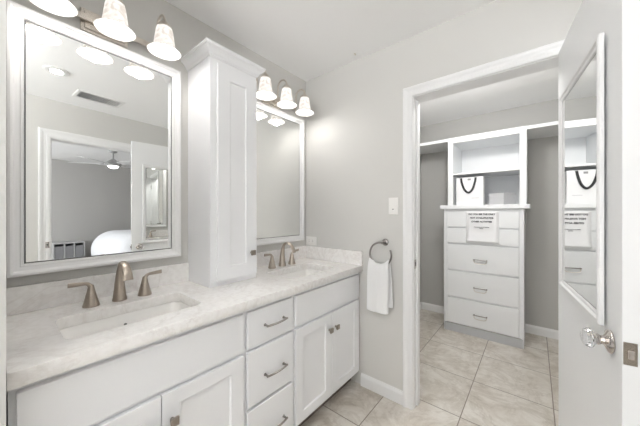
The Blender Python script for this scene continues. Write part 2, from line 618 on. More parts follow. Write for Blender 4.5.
# jambs with stops
bm = B((OX0 - 0.018, OX0, 0.0, 0.12, 0, OZ), (OX1, OX1 + 0.018, 0.0, 0.12, 0, OZ), (OX0 - 0.018, OX1 + 0.018, 0.0, 0.12, OZ, OZ + 0.018),
       (OX0, OX0 + 0.011, 0.045, 0.085, 0, OZ - 0.011), (OX1 - 0.011, OX1, 0.045, 0.085, 0, OZ - 0.011))
struct('trim_3', bm, M['trim'], 'white jamb of the closet opening', 0.001)
bm = B((W, W + 0.12, DY0 - 0.018, DY0, 0, OZ), (W, W + 0.12, DY1, DY1 + 0.018, 0, OZ), (W, W + 0.12, DY0 - 0.018, DY1 + 0.018, OZ, OZ + 0.018),
       (W + 0.045, W + 0.085, DY0, DY0 + 0.011, 0, OZ - 0.011), (W + 0.045, W + 0.085, DY1 - 0.011, DY1, 0, OZ - 0.011))
struct('trim_4', bm, M['trim'], 'white jamb of the entry doorway', 0.001)


def strike(name, label, T):
    t = tag(obj(name, B((0.0002, 0.0025, -0.014, 0.014, -0.030, 0.030)), M['chrome'], None, 0.002), label, 'strike plate')
    t.matrix_world = T
    obj('hole', B((0.002, 0.0032, -0.006, 0.006, -0.013, 0.013)), M['slot'], t)
    return t


strike('strike_plate', 'small nickel strike plate on the left jamb of the closet opening', Matrix.Translation((OX0, 0.028, 0.945)))
strike('strike_plate', 'dark strike plate on the white entry doorway jamb seen in the vanity mirror', Matrix.Translation((W - 0.0165, DY0 - 0.030, 0.96)) @ Matrix.Rotation(PI, 4, 'Z'))

# baseboards
BBP = [(0, 0), (0.014, 0), (0.014, 0.068), (0.011, 0.078), (0.006, 0.084), (0.005, 0.090), (0, 0.090)]


def baseboard(name, a, b, nrm):
    """a, b: floor points; nrm: unit direction out of the wall"""
    bm = bmesh.new()
    rs = []
    for p in (a, b):
        rs.append([bm.verts.new((p[0] + nrm[0] * u, p[1] + nrm[1] * u, v)) for u, v in BBP])
    k = len(BBP)
    for j in range(k):
        l = (j + 1) % k
        bm.faces.new((rs[0][j], rs[0][l], rs[1][l], rs[1][j]))
    bm.faces.new(rs[0]); bm.faces.new(rs[1][::-1])
    struct(name, bm, M['trim'], 'white moulded baseboard, ' + name.replace('baseboard_', '').replace('_', ' ') + ' wall')


baseboard('baseboard_back', (0.560, 0), (OX0 - 0.0665, 0), (0, -1))
baseboard('baseboard_closet_left', (0.38, 0.12), (0.38, YB), (1, 0))
baseboard('baseboard_closet_back', (0.394, YB), (W, YB), (0, -1))
baseboard('baseboard_right', (W, -3.4), (W, DY0 - 0.0935), (-1, 0))
baseboard('baseboard_back_right', (OX1 + 0.067, 0), (W, 0), (0, -1))

# ================================================================== CLOSET DOOR
DA = math.radians(7.3)
DW = 0.682
door = thing('door_1', 'white flat closet door standing open with crystal knob', 'door', (1.650, -0.024, 0.0), 0)
door['kind'] = 'structure'
# local frame: y runs from hinge (0) to latch edge (-DW), x = 0 is the face towards the vanity
door.rotation_euler = (0, 0, DA)
TH = 0.036
obj('slab', B((0, TH, -DW, 0, 0.012, 2.045)), M['door'], door, 0.0015)
kb = bmesh.new()
RX = Matrix.Rotation(-PI / 2, 4, 'Y')      # z axis -> -x
kz, ky = 0.922, -DW + 0.070
lathe(kb, [(0, 0), (0.031, 0), (0.033, 0.003), (0.030, 0.007), (0.020, 0.011), (0.0125, 0.015), (0.0115, 0.020), (0.0145, 0.024), (0.0150, 0.027), (0.013, 0.0295), (0, 0.0295)], (0, ky, kz), 32, RX)
kn = obj('door_knob', kb, M['chrome'], door, smooth=True)
cb = bmesh.new()
lathe(cb, [(0, 0.0300), (0.013, 0.0300), (0.019, 0.0335), (0.0255, 0.039), (0.0270, 0.046), (0.023, 0.055), (0.014, 0.060), (0, 0.061)], (0, ky, kz), 12, RX)
cko = obj('crystal', cb, M['crystal'], kn)
cko['label'] = 'clear cut crystal knob head'
kb = bmesh.new()
RX2 = Matrix.Rotation(PI / 2, 4, 'Y')
lathe(kb, [(0, 0), (0.031, 0), (0.033, 0.003), (0.030, 0.007), (0.020, 0.011), (0.0125, 0.015), (0.0115, 0.020), (0.0145, 0.024), (0.0150, 0.027), (0.013, 0.0295), (0, 0.0295)], (TH, ky, kz), 32, RX2)
kn = obj('door_knob', kb, M['chrome'], door, smooth=True)
cb = bmesh.new()
lathe(cb, [(0, 0.0300), (0.013, 0.0300), (0.019, 0.0335), (0.0255, 0.039), (0.0270, 0.046), (0.023, 0.055), (0.014, 0.060), (0, 0.061)], (TH, ky, kz), 12, RX2)
obj('crystal', cb, M['crystal'], kn)
lp = obj('latch_plate', B((0.002, TH - 0.009, -DW - 0.0015, -DW + 0.001, kz - 0.029, kz + 0.029)), M['knobm'], door, 0.0005)
obj('latch_bolt', B((0.008, TH - 0.015, -DW - 0.0085, -DW - 0.001, kz - 0.012, kz + 0.012)), M['chrome'], lp, 0.002)
for hz in (0.25, 1.02, 1.80):
    hb = bmesh.new()
    lathe(hb, [(0, 0), (0.006, 0), (0.006, 0.09), (0, 0.09)], (TH + 0.001, 0.008, hz), 12)
    obj('hinge', hb, M['chrome'], door, smooth=True)
# mirror hung on the door
dm = thing('door_mirror', 'tall narrow white framed mirror mounted on the open closet door', 'mirror', (1.650, -0.024, 0.0))
dm.rotation_euler = (0, 0, DA - math.radians(0.6))
MY0, MY1, MZ0, MZ1 = -0.588, -0.080, 0.956, 1.806
FP = [(0.0, 0.0), (0.0, 0.009), (0.004, 0.013), (0.012, 0.013), (0.018, 0.008), (0.026, 0.0075), (0.030, 0.005), (0.030, 0.0)]
bm = bmesh.new()
sweep(bm, [(MY0, MZ0), (MY1, MZ0), (MY1, MZ1), (MY0, MZ1)], FP, lambda a, b, v: (-v - 0.0005, a, b), True)
obj('frame', bm, M['trim'], dm)
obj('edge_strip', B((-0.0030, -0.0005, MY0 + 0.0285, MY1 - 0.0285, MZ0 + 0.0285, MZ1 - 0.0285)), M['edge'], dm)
obj('glass', B((-0.0040, -0.0031, MY0 + 0.033, MY1 - 0.033, MZ0 + 0.033, MZ1 - 0.033)), M['mirror'], dm)

# ================================================================== VANITY
ZK, ZS = 0.892, 0.850      # counter top, underside
XF, XD = 0.536, 0.555      # face frame, door fronts


def carcass(y0, y1, rails, stiles=()):
    """open cabinet box with face frame"""
    b = [(0.003, XF - 0.018, y0, y0 + 0.016, 0.10, ZS - 0.001), (0.003, XF - 0.018, y1 - 0.016, y1, 0.10, ZS - 0.001),
         (0.003, XF - 0.018, y0 + 0.016, y1 - 0.016, 0.10, 0.116), (0.003, 0.009, y0 + 0.016, y1 - 0.016, 0.116, ZS - 0.001),
         (XF - 0.018, XF, y0, y0 + 0.035, 0.10, ZS - 0.001), (XF - 0.018, XF, y1 - 0.035, y1, 0.10, ZS - 0.001)]
    for z0, z1 in rails:
        b.append((XF - 0.018, XF, y0 + 0.035, y1 - 0.035, z0, z1))
    for a0, a1, z0, z1 in stiles:
        b.append((XF - 0.018, XF, a0, a1, z0, z1))
    return B(*b)


def knob(y, z, x, parent, m=None):
    bm = bmesh.new()
    lathe(bm, [(0, 0), (0.007, 0), (0.006, 0.010), (0.008, 0.014), (0, 0.014)], (x, y, z), 16, Matrix.Rotation(PI / 2, 4, 'Y'))
    s1, s2 = 0.011, 0.0145
    vs = []
    for xx, s in ((x + 0.013, s1), (x + 0.021, s2), (x + 0.027, s2), (x + 0.029, s1)):
        vs.append([bm.verts.new((xx, y + a * s, z + b * s)) for a, b in ((-1, -1), (1, -1), (1, 1), (-1, 1))])
    for a, b in zip(vs, vs[1:]):
        for k in range(4):
            bm.faces.new((a[k], a[(k + 1) % 4], b[(k + 1) % 4], b[k]))
    bm.faces.new(vs[0]); bm.faces.new(vs[-1][::-1])
    return obj('knob', bm, m or M['knobm'], parent, 0.001)


def pull(y, z, x, parent):
    bm = bmesh.new()
    h = 0.060
    for s in (-1, 1):
        lathe(bm, [(0, 0), (0.0075, 0), (0.006, 0.003), (0.0048, 0.012), (0.0048, 0.026), (0, 0.026)], (x, y + s * h, z), 12, Matrix.Rotation(PI / 2, 4, 'Y'))
    pts = [(x + 0.023 + 0.008 * (1 - (t / 8.0 - 1) ** 2), y + (t / 8.0 - 1) * (h + 0.006), z) for t in range(17)]
    tube(bm, pts, [(0.0048, 0.0055)] * 17, 10, up=(0, 0, 1))
    return obj('pull', bm, M['hardware'], parent, smooth=True)


def sink_cabinet(y0, y1, label, f0, f1, g):
    t = thing('sink_cabinet', label, 'cabinet', (0, 0, 0))
    obj('body', carcass(y0, y1, [(0.10, 0.130), (0.640, 0.672), (0.815, ZS - 0.001)], [(g - 0.02, g + 0.02, 0.13, 0.64)]), M['cab'], t)
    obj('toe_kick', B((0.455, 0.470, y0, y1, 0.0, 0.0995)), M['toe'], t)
    obj('false_front', B((XF + 0.0005, XD, f0, f1, 0.661, 0.828)), M['cab'], t, 0.0025)
    for a, b, ky in ((f0, g - 0.0018, g - 0.034), (g + 0.0018, f1, g + 0.034)):
        d = obj('door', shaker(a, b, 0.115, 0.643, XF + 0.0005, XD, 0.062, 0.055), M['cab'], t, 0.0015)
        knob(ky, 0.545, XD, d)
    return t


sink_cabinet(-1.702, -1.0125, 'white shaker sink cabinet nearest the camera, left end of the vanity', -1.689, -1.023, -1.357)
sink_cabinet(-0.7045, -0.003, 'white shaker sink cabinet at the far end of the vanity, against the back wall', -0.691, -0.026, -0.360)
t = thing('drawer_cabinet', 'narrow white cabinet with three drawers in the middle of the vanity', 'cabinet')
obj('body', carcass(-1.012, -0.705, [(0.10, 0.13), (0.385, 0.40), (0.640, 0.672), (0.815, ZS - 0.001)]), M['cab'], t)
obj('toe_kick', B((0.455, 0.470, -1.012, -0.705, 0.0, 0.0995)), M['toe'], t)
for z0, z1 in ((0.659, 0.828), (0.388, 0.645), (0.115, 0.374)):
    d = obj('drawer', B((XF + 0.0005, XD, -1.001, -0.716, z0, z1)), M['cab'], t, 0.0025)
    pull(-0.8435, (z0 + z1) / 2 - (0.0 if z1 - z0 < 0.2 else 0.012), XD, d)

# countertop with the two basin cut-outs
SY = (-1.372, -0.40)
SX0, SX1, SHW = 0.195, 0.455, 0.216
ct = thing('countertop', 'white veined quartz countertop running the whole length of the vanity', 'countertop')
holes = [rrect(SX0, SX1, s - SHW, s + SHW, 0.035) for s in SY]
obj('slab', plate_holes([(0.001, YN + 0.0015), (0.5727, YN + 0.0015), (0.5727, -0.0015), (0.001, -0.0015)], holes, ZS, ZK, 0.0), M['quartz'], ct, 0.0009)
for a, b in ((YN + 0.002, -1.0212), (-0.7258, -0.002)):
    obj('backsplash', B((0.001, 0.019, a, b, ZK + 0.0003, 0.998)), M['quartz'], ct, 0.0015)
obj('side_splash', B((0.0195, 0.5727, -0.020, -0.001, ZK + 0.0003, 0.998)), M['quartz'], ct, 0.0015)

# basins
def basin(y, label):
    t = thing('sink', label, 'sink', (0, y, 0), group='undermount sinks in the vanity top')
    cx, hx, hy = (SX0 + SX1) / 2, (SX1 - SX0) / 2, SHW
    bm = bmesh.new()
    loops = []
    def L(dx, r, z, shift=0.0):
        pts = rrect(-hx - dx, hx + dx, -hy - dx * 1.3, hy + dx * 1.3, r, 8)
        loops.append([bm.verts.new((cx + p[0] + shift, p[1], z)) for p in pts])
    L(0.024, 0.058, ZS - 0.0015)
    L(0.004, 0.040, ZS - 0.0015)
    L(0.000, 0.040, ZS - 0.006)
    L(-0.006, 0.045, ZS - 0.045)
    L(-0.014, 0.050, ZS - 0.085)
    L(-0.028, 0.050, ZS - 0.108)
    L(-0.055, 0.045, ZS - 0.118)
    L(-0.100, 0.022, ZS - 0.122)
    L(-0.105, 0.020, ZS - 0.134)
    L(-0.050, 0.045, ZS - 0.132)
    L(-0.018, 0.055, ZS - 0.118)
    L(0.000, 0.055, ZS - 0.090)
    L(0.008, 0.050, ZS - 0.045)
    L(0.014, 0.050, ZS - 0.014)
    L(0.024, 0.058, ZS - 0.010)
    for a, b in zip(loops, loops[1:] + loops[:1]):
        n = len(a)
        if a is loops[8]:
            pass
        for k in range(n):
            bm.faces.new((a[k], a[(k + 1) % n], b[(k + 1) % n], b[k]))
    # close the floor of the bowl
    bm.faces.new([v for v in loops[7]])
    bmesh.ops.remove_doubles(bm, verts=bm.verts[:], dist=1e-6)
    obj('bowl', bm, M['porcelain'], t, smooth=True)
    d = bmesh.new()
    lathe(d, [(0, 0), (0.024, 0), (0.022, 0.003), (0.016, 0.0035), (0.015, 0.006), (0.006, 0.009), (0, 0.009)], (cx - 0.01, 0, ZS - 0.1219), 24)
    obj('drain', d, M['nickel_light'], t, smooth=True)
    o = bmesh.new()
    lathe(o, [(0, 0), (0.006, 0), (0.006, 0.002), (0, 0.002)], (SX0 + 0.009, 0, ZS - 0.045), 16, Matrix.Rotation(PI / 2 - 0.2, 4, 'Y'))
    obj('overflow_hole', o, M['slot'], t)


basin(SY[0], 'white rectangular undermount sink nearest the camera, below the large left mirror')
basin(SY[1], 'white rectangular undermount sink at the far end of the countertop by the back wall')


def handle_bm(s):
    """lever handle; s = side the lever points to; origin at its base"""
    bm = bmesh.new()
    lathe(bm, [(0, 0), (0.0285, 0), (0.0288, 0.003), (0.0245, 0.018), (0.0195, 0.038), (0.0160, 0.054), (0.0158, 0.055), (0.0150, 0.056), (0.0125, 0.070), (0.0098, 0.082), (0.0078, 0.088), (0, 0.089)], (0, 0, 0), 28)
    pts = smooth_path([(0, 0, 0.070), (0.001, s * 0.004, 0.086), (0.002, s * 0.016, 0.0965), (0.003, s * 0.040, 0.0985), (0.003, s * 0.072, 0.1000)], 5)
    n = len(pts)
    rad = []
    for i in range(n):
        f = i / (n - 1)
        rad.append((0.0098 - 0.0065 * min(1, f * 1.8), 0.0098 - 0.003 * min(1, f * 2) + 0.0030 * max(0, f - 0.5) * 2))
    tube(bm, pts, rad, 16)
    return bm


def spout_bm():
    bm = bmesh.new()
    lathe(bm, [(0, 0), (0.0275, 0), (0.0278, 0.004), (0.0260, 0.012)], (0, 0, 0), 28)
    pts = smooth_path([(0, 0, 0.004), (0.000, 0, 0.040), (0.001, 0, 0.085), (0.006, 0, 0.128), (0.022, 0, 0.160), (0.054, 0, 0.174), (0.088, 0, 0.163), (0.110, 0, 0.138), (0.122, 0, 0.108)], 6)
    n = len(pts)
    rad = []
    for i in range(n):
        f = i / (n - 1)
        # (in-plane radius, sideways radius)
        a = 0.0262 - 0.0180 * min(1, f / 0.50) - 0.0030 * max(0, (f - 0.50) / 0.50)
        b = 0.0262 - 0.0150 * min(1, f / 0.45) + 0.0075 * max(0, (f - 0.45) / 0.55)
        rad.append((b, a))
    tube(bm, pts, rad, 24, up=(0, 1, 0))
    return bm


FX = 0.120
fa = thing('faucet', 'brushed nickel two-handle faucet at the sink nearest the camera', 'faucet', (FX, -1.372, ZK + 0.0004), group='widespread faucets')
obj('spout', spout_bm(), M['nickel'], fa, smooth=True)
for s in (-1, 1):
    hb = handle_bm(s)
    for v in hb.verts:
        v.co.y += s * 0.098
    obj('handle', hb, M['nickel'], fa, smooth=True)
dup(fa, (FX, -0.390, ZK + 0.0004), 'brushed nickel two-handle faucet at the far sink by the back wall')

# ================================================================== TOWER CABINET
TX, TY0, TY1, TZ1 = 0.254, -1.0195, -0.7275, 2.105
tw = thing('tower_cabinet', 'tall narrow white cabinet with crown moulding standing on the countertop between the mirrors', 'cabinet', (0, 0, 0))
Z0 = ZK + 0.0006
obj('body', B((0.002, TX - 0.018, TY0, TY0 + 0.016, Z0, TZ1), (0.002, TX - 0.018, TY1 - 0.016, TY1, Z0, TZ1), (0.002, TX - 0.018, TY0 + 0.016, TY1 - 0.016, Z0, Z0 + 0.018),
              (0.002, TX - 0.018, TY0 + 0.016, TY1 - 0.016, TZ1 - 0.018, TZ1), (0.002, 0.008, TY0 + 0.016, TY1 - 0.016, Z0 + 0.018, TZ1 - 0.018),
              (TX - 0.018, TX, TY0, TY0 + 0.045, Z0, TZ1), (TX - 0.018, TX, TY1 - 0.03, TY1, Z0, TZ1), (TX - 0.018, TX, TY0 + 0.045, TY1 - 0.03, Z0, Z0 + 0.04), (TX - 0.018, TX, TY0 + 0.045, TY1 - 0.03, TZ1 - 0.05, TZ1)), M['cab'], tw)
d = obj('door', shaker(TY0 + 0.034, TY1 - 0.010, 0.922, 2.072, TX + 0.0005, TX + 0.019, 0.072, 0.070), M['cab'], tw, 0.0015)
knob(TY1 - 0.050, 1.052, TX + 0.019, d)
CP = [(0.0, 2.092), (0.006, 2.092), (0.007, 2.100), (0.012, 2.104), (0.016, 2.118), (0.028, 2.136), (0.040, 2.146), (0.045, 2.148), (0.045, 2.160), (0.050, 2.162), (0.050, 2.172), (0.0, 2.172)]
CP = [(u * 0.82, 2.102 + (z - 2.092) * 0.70) for u, z in CP]
bm = bmesh.new()
# travel so that the left of travel points outwards
sweep(bm, [(0.002, TY1 + 0.0005), (TX + 0.0005, TY1 + 0.0005), (TX + 0.0005, TY0 - 0.0005), (0.002, TY0 - 0.0005)], CP, lambda a, b, v: (a, b, v), False)
obj('crown_moulding', bm, M['cab'], tw)
obj('top_board', B((0.002, TX, TY0, TY1, TZ1 + 0.0005, 2.156)), M['cab'], tw)

# ================================================================== WALL MIRRORS
MFP = [(0.0, 0.0), (0.0, 0.020), (0.003, 0.026), (0.010, 0.028), (0.016, 0.026), (0.021, 0.020), (0.034, 0.017), (0.038, 0.019), (0.043, 0.018), (0.046, 0.012), (0.046, 0.0)]


def wall_mirror(y0, y1, z0, z1, label, tilt=0.0):
    t = thing('wall_mirror', label, 'mirror', (0.0005 + abs(math.sin(tilt)) * (y1 - y0) / 2, (y0 + y1) / 2, z0), rotz=tilt, group='framed vanity mirrors')
    hy, hz = (y1 - y0) / 2, z1 - z0
    bm = bmesh.new()
    sweep(bm, [(-hy, 0), (hy, 0), (hy, hz), (-hy, hz)], MFP, lambda a, b, v: (v + 0.0005, a, b), True)
    obj('frame', bm, M['trim'], t)
    f = 0.044
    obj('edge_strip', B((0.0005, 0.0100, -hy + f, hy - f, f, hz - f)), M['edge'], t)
    g = 0.0505
    obj('glass', B((0.0101, 0.0112, -hy + g, hy - g, g, hz - g)), M['mirror'], t)
    return t


wall_mirror(-1.700, -1.066, 1.040, 2.077, 'white framed wall mirror nearest the camera, left of the tall cabinet', math.radians(2.0))
wall_mirror(-0.680, -0.047, 1.047, 2.084, 'white framed wall mirror right of the tall cabinet, by the room corner')

# ================================================================== VANITY LIGHTS
def shade_bm():
    o = [(0.021, -0.008), (0.028, -0.010), (0.033, -0.016), (0.0365, -0.030), (0.0400, -0.055), (0.0435, -0.085), (0.0465, -0.101), (0.053, -0.112), (0.064, -0.121), (0.0720, -0.128)]
    i = [(r - 0.004, z - 0.001) for r, z in o[::-1]]
    i[0] = (0.0700, -0.1300)
    bm = bmesh.new()
    lathe(bm, o + i + [(0.010, -0.011), (0.010, -0.008)], (0, 0, 0), 40, closed=True)
    return bm


def vanity_light(y, label):
    t = thing('vanity_light', label, 'light fixture', (0, y, 2.145), group='three-light vanity fixtures')
    bp = bmesh.new()
    box(bp, 0.0005, 0.012, -0.088, 0.088, -0.052, 0.048)
    box(bp, 0.012, 0.019, -0.076, 0.076, -0.040, 0.036)
    obj('backplate', bp, M['nickel_light'], t, 0.003)
    br = obj('bar', B((0.022, 0.034, -0.245, 0.245, -0.013, 0.013)), M['nickel_light'], t, 0.002)
    st = bmesh.new()
    lathe(st, [(0, 0.010), (0.008, 0.010), (0.008, 0.0235), (0, 0.0235)], (0, 0, 0), 12, Matrix.Rotation(PI / 2, 4, 'Y'))
    obj('standoff', st, M['nickel_light'], t, smooth=True)
    for k in (-1, 0, 1):
        yy = k * 0.192
        pts = [(0.034, yy, 0.0), (0.058, yy, 0.0), (0.074, yy, 0.006), (0.081, yy, 0.020), (0.082, yy, 0.050)]
        pts += [(0.129 - 0.047 * math.cos(a * PI / 8), yy, 0.062 + 0.047 * math.sin(a * PI / 8)) for a in range(0, 9)]
        pts += [(0.176, yy, 0.045)]
        ab = bmesh.new()
        tube(ab, smooth_path(pts, 3), 0.0062, 12)
        arm = obj('arm', ab, M['nickel_light'], t, smooth=True)
        cb = bmesh.new()
        lathe(cb, [(0, 0.010), (0.009, 0.010), (0.011, 0.004), (0.018, -0.002), (0.026, -0.010), (0.0315, -0.020), (0.0335, -0.028), (0.0305, -0.028), (0.015, -0.0175), (0, -0.0175)], (0.176, yy, 0.056), 28)
        obj('socket_cap', cb, M['nickel_light'], t, smooth=True)
        sh = obj('shade', shade_bm(), M['alabaster'], t, smooth=True, loc=(0.176, yy, 0.044))
        sh['label'] = 'white marbled glass bell shade, lit'
        bb = bmesh.new()
        lathe(bb, [(0, -0.022), (0.010, -0.022), (0.013, -0.034), (0.020, -0.050), (0.0245, -0.066), (0.022, -0.082), (0.013, -0.092), (0, -0.095)], (0, 0, 0), 20)
        obj('bulb', bb, M['bulb'], sh, smooth=True)
        lamp('bulb_light', 'POINT', (0.176, yy, 0.044 - 0.118), BULB_W, WARM, 0.04, parent=t)
    return t


vanity_light(-1.400, 'brushed nickel three-light vanity fixture with bell shades above the near mirror')
vanity_light(-0.400, 'brushed nickel three-light vanity fixture with bell shades above the far mirror')

# ================================================================== CEILING FITTINGS
def downlight(x, y, label, power):
    t = thing('recessed_light', label, 'ceiling light', (x, y, H))
    bm = bmesh.new()
    lathe(bm, [(0.080, -0.0005), (0.080, -0.004), (0.066, -0.010), (0.040, -0.0045), (0.040, -0.0005)], (0, 0, 0), 40, closed=True)
    obj('trim_ring', bm, M['vent'], t, smooth=True)
    bm = bmesh.new()
    lathe(bm, [(0, -0.001), (0.039, -0.001), (0.039, -0.004), (0, -0.004)], (0, 0, 0), 32)
    obj('lens', bm, M['lens'], t)
    lamp('downlight_lamp', 'AREA', (0, 0, -0.012), power, NEUT, 0.075, parent=t)
    return t


downlight(1.496, -1.31, 'round recessed ceiling light of the bathroom, seen in the near mirror', RECESS_W)
pd = thing('fill_bowl_light', 'added unseen hanging bowl light behind the camera, brightening the ceiling', 'ceiling light', (1.10, -2.60, H))  # unseen fixture, added to throw light up at the ceiling
bm = bmesh.new()
lathe(bm, [(0, -0.0005), (0.060, -0.0005), (0.055, -0.020), (0.010, -0.028), (0.006, -0.03), (0.006, -0.40), (0, -0.40)], (0, 0, 0), 28)
obj('stem', bm, M['nickel_light'], pd, smooth=True)
bm = bmesh.new()
lathe(bm, [(0.006, -0.40), (0.10, -0.385), (0.17, -0.345), (0.205, -0.29), (0.200, -0.29), (0.165, -0.340), (0.10, -0.378), (0.006, -0.392)], (0, 0, 0), 40, closed=True)
obj('bowl', bm, M['alabaster'], pd, smooth=True)
lamp('fill_bowl_lamp', 'POINT', (0.0, 0.05, -0.30), BOWL_FILL_W, NEUT, 0.05, parent=pd)

vt = thing('ceiling_vent', 'white rectangular air vent in the ceiling, seen in the near mirror', 'vent', (1.88, -0.93, H))
bm = bmesh.new()
sweep(bm, [(-0.115, -0.19), (0.115, -0.19), (0.115, 0.19), (-0.115, 0.19)], [(0, 0), (0, 0.004), (0.006, 0.009), (0.026, 0.009), (0.028, 0.006), (0.028, 0)], lambda a, b, v: (a, b, -v - 0.0005), True)
obj('frame', bm, M['vent'], vt)
obj('duct', B((-0.087, 0.087, -0.162, 0.162, -0.003, -0.0008)), M['duct'], vt)
for k in range(18):
    yy = -0.154 + k * 0.308 / 17
    if 5 <= k <= 12:
        ang = 0.0
    else:
        ang = 0.75 * (-1 if k < 5 else 1)
    T = Matrix.Translation((0, yy, -0.007)) @ Matrix.Rotation(ang, 4, 'X')
    bm = bmesh.new()
    box(bm, -0.087, 0.087, -0.0008, 0.0008, -0.0035, 0.0035, T)
    obj('slat', bm, M['vent'], vt)

hk = bmesh.new()
tube(hk, smooth_path([(0, 0, 0), (0, 0, -0.006), (0.004, 0, -0.011), (0.007, 0, -0.007)], 4), 0.0025, 8)
lathe(hk, [(0, 0), (0.008, 0), (0.007, -0.002), (0, -0.003)], (0, 0, 0), 12)
ho = tag(obj('ceiling_hook', hk, M['nickel_light'], smooth=True, loc=(0.549, -0.075, H - 0.0003)), 'tiny metal hook in the white ceiling near the corner', 'hook')

# ================================================================== WALL FITTINGS
sw = thing('light_switch', 'white rocker light switch on the wall left of the closet casing', 'switch', (0.812, 0, 1.330))
obj('plate', B((-0.035, 0.035, -0.006, -0.0003, -0.0575, 0.0575)), M['plastic'], sw, 0.002)
bm = bmesh.new()
vs = [bm.verts.new(c) for c in ((-0.0165, -0.0062, -0.033), (0.0165, -0.0062, -0.033), (0.0165, -0.0062, 0.033), (-0.0165, -0.0062, 0.033),
                                (-0.0165, -0.012, -0.033), (0.0165, -0.012, -0.033), (0.0165, -0.0075, 0.033), (-0.0165, -0.0075, 0.033))]
for f in ((0, 1, 2, 3), (4, 5, 6, 7), (0, 1, 5, 4), (1, 2, 6, 5), (2, 3, 7, 6), (3, 0, 4, 7)):
    bm.faces.new([vs[i] for i in f])
obj('rocker', bm, M['plastic'], sw)
obj('indicator_slot', B((-0.006, 0.006, -0.0128, -0.0105, -0.024, -0.020)), M['slot'], sw)

ou = thing('wall_outlet', 'white horizontal wall outlet above the splash in the corner by the far mirror', 'outlet', (0.066, 0, 1.043))
obj('plate', B((-0.0585, 0.0585, -0.006, -0.0003, -0.036, 0.036)), M['plastic'], ou, 0.002)
for s in (-1, 1):
    r = obj('receptacle', B((s * 0.020 - 0.014, s * 0.020 + 0.014, -0.0085, -0.006, -0.017, 0.017)), M['plastic'], ou, 0.003)
    obj('slots', B((s * 0.020 - 0.005, s * 0.020 + 0.004, -0.0090, -0.0080, 0.005, 0.0072), (s * 0.020 - 0.005, s * 0.020 + 0.004, -0.0090, -0.0080, -0.0072, -0.005)), M['slot'], r)

# towel ring
RCX, RCZ, RR = 0.738, 0.998, 0.080
tr = thing('towel_ring', 'brushed nickel open towel ring on the wall beside the closet casing', 'towel ring', (0, 0, 0))
bm = bmesh.new()
lathe(bm, [(0, 0.0004), (0.024, 0.0004), (0.025, 0.004), (0.022, 0.009), (0.013, 0.012), (0.0105, 0.020), (0.0105, 0.052), (0.008, 0.058), (0, 0.059)], (0.752, 0, RCZ + RR), 28, Matrix.Rotation(PI / 2, 4, 'X'))
obj('post', bm, M['hardware'], tr, smooth=True)
pts = []
a0, a1 = math.radians(80), math.radians(80 + 306)
for k in range(49):
    a = a0 + (a1 - a0) * k / 48
    pts.append((RCX + RR * math.cos(a), -0.050, RCZ + RR * math.sin(a)))
bm = bmesh.new()
tube(bm, pts, 0.0066, 12)
obj('ring', bm, M['hardware'], tr, smooth=True)

# hand towel folded over the ring
bm = bmesh.new()
NU, NV = 26, 40
grid = []
zt = RCZ - RR + 0.0105
for j in range(NV + 1):
    s = j / NV
    row = []
    for i in range(NU + 1):
        u = i / NU
        xr = (u - 0.5)
        topx = 0.150 * xr            # gathered on the ring
        rz = RCZ - math.sqrt(max(0, RR ** 2 - min(abs(topx), 0.066) ** 2)) + 0.0105
        if s < 0.46:                  # back layer, bottom to top
            f = s / 0.46
            y = -0.034 - 0.006 * math.sin(u * 9 + 1) * (1 - f) - 0.004
            z = 0.640 + (rz - 0.004 - 0.640) * f
            drop = 1 - f
            sh = 0.012
        elif s < 0.54:
            f = (s - 0.46) / 0.08
            a = PI * f
            y = -0.050 + 0.0120 * math.cos(a)
            z = rz - 0.004 + 0.006 * math.sin(a)
            drop = 0
            sh = 0.0
        else:
            f = (s - 0.54) / 0.46
            drop = f
            y = -0.0625 - 0.010 * math.sin(min(1, f * 6) * PI / 2) - 0.006 * math.sin(u * 8.5 + 0.6) * min(1, f * 3 + 0.4)
            z = rz - 0.004 - (rz - 0.004 - 0.606) * f
            sh = -0.004
            z += -0.010 * math.sin(u * PI) * f + 0.022 * (u < 0.0)
        wdt = 0.150 + 0.010 * min(1, drop * 3.0)
        x = 0.731 + xr * wdt + sh * drop
        bow = 0.003 * math.sin(u * 17) * (1 - drop)
        row.append(bm.verts.new((x, y + bow, z)))
    grid.append(row)
for j in range(NV):
    for i in range(NU):
        bm.faces.new((grid[j][i], grid[j][i + 1], grid[j + 1][i + 1], grid[j + 1][i]))
to = obj('hand_towel', bm, M['towel'], smooth=True)
md = to.modifiers.new('thick', 'SOLIDIFY'); md.thickness = 0.0075; md.offset = 0
md = to.modifiers.new('sub', 'SUBSURF'); md.levels = 1; md.render_levels = 1
tag(to, 'white terry hand towel folded over the towel ring', 'towel')

# ================================================================== CLOSET
YU = 1.415
un = thing('closet_dresser', 'tall white built-in closet unit with five drawers and open shelves above', 'dresser', (0, 0, 0))
obj('body', B((0.783, 0.803, YU, YB - 0.016, 0.0, 1.3245), (1.464, 1.484, YU, YB - 0.016, 0.0, 1.3245), (0.803, 1.464, YU + 0.001, YB - 0.016, 0.090, 0.105),
              (0.803, 1.464, YB - 0.024, YB - 0.016, 0.105, 1.3245), (0.803, 0.818, YU, YU + 0.02, 0.105, 1.3245), (1.450, 1.464, YU, YU + 0.02, 0.105, 1.3245),
              (0.818, 1.450, YU + 0.004, YU + 0.02, 1.300, 1.3245), (0.818, 1.450, YU + 0.012, YU + 0.024, 0.105, 1.300)), M['shelf'], un)
obj('toe_board', B((0.790, 1.477, YU - 0.004, YU - 0.0005, 0.0, 0.086)), M['toe_shaded'], un)
obj('ledge', B((0.747, 1.530, YU - 0.028, YB - 0.002, 1.325, 1.366)), M['shelf'], un, 0.003)
DZ = [(1.133, 1.298), (0.960, 1.118), (0.672, 0.945), (0.380, 0.657), (0.100, 0.365)]
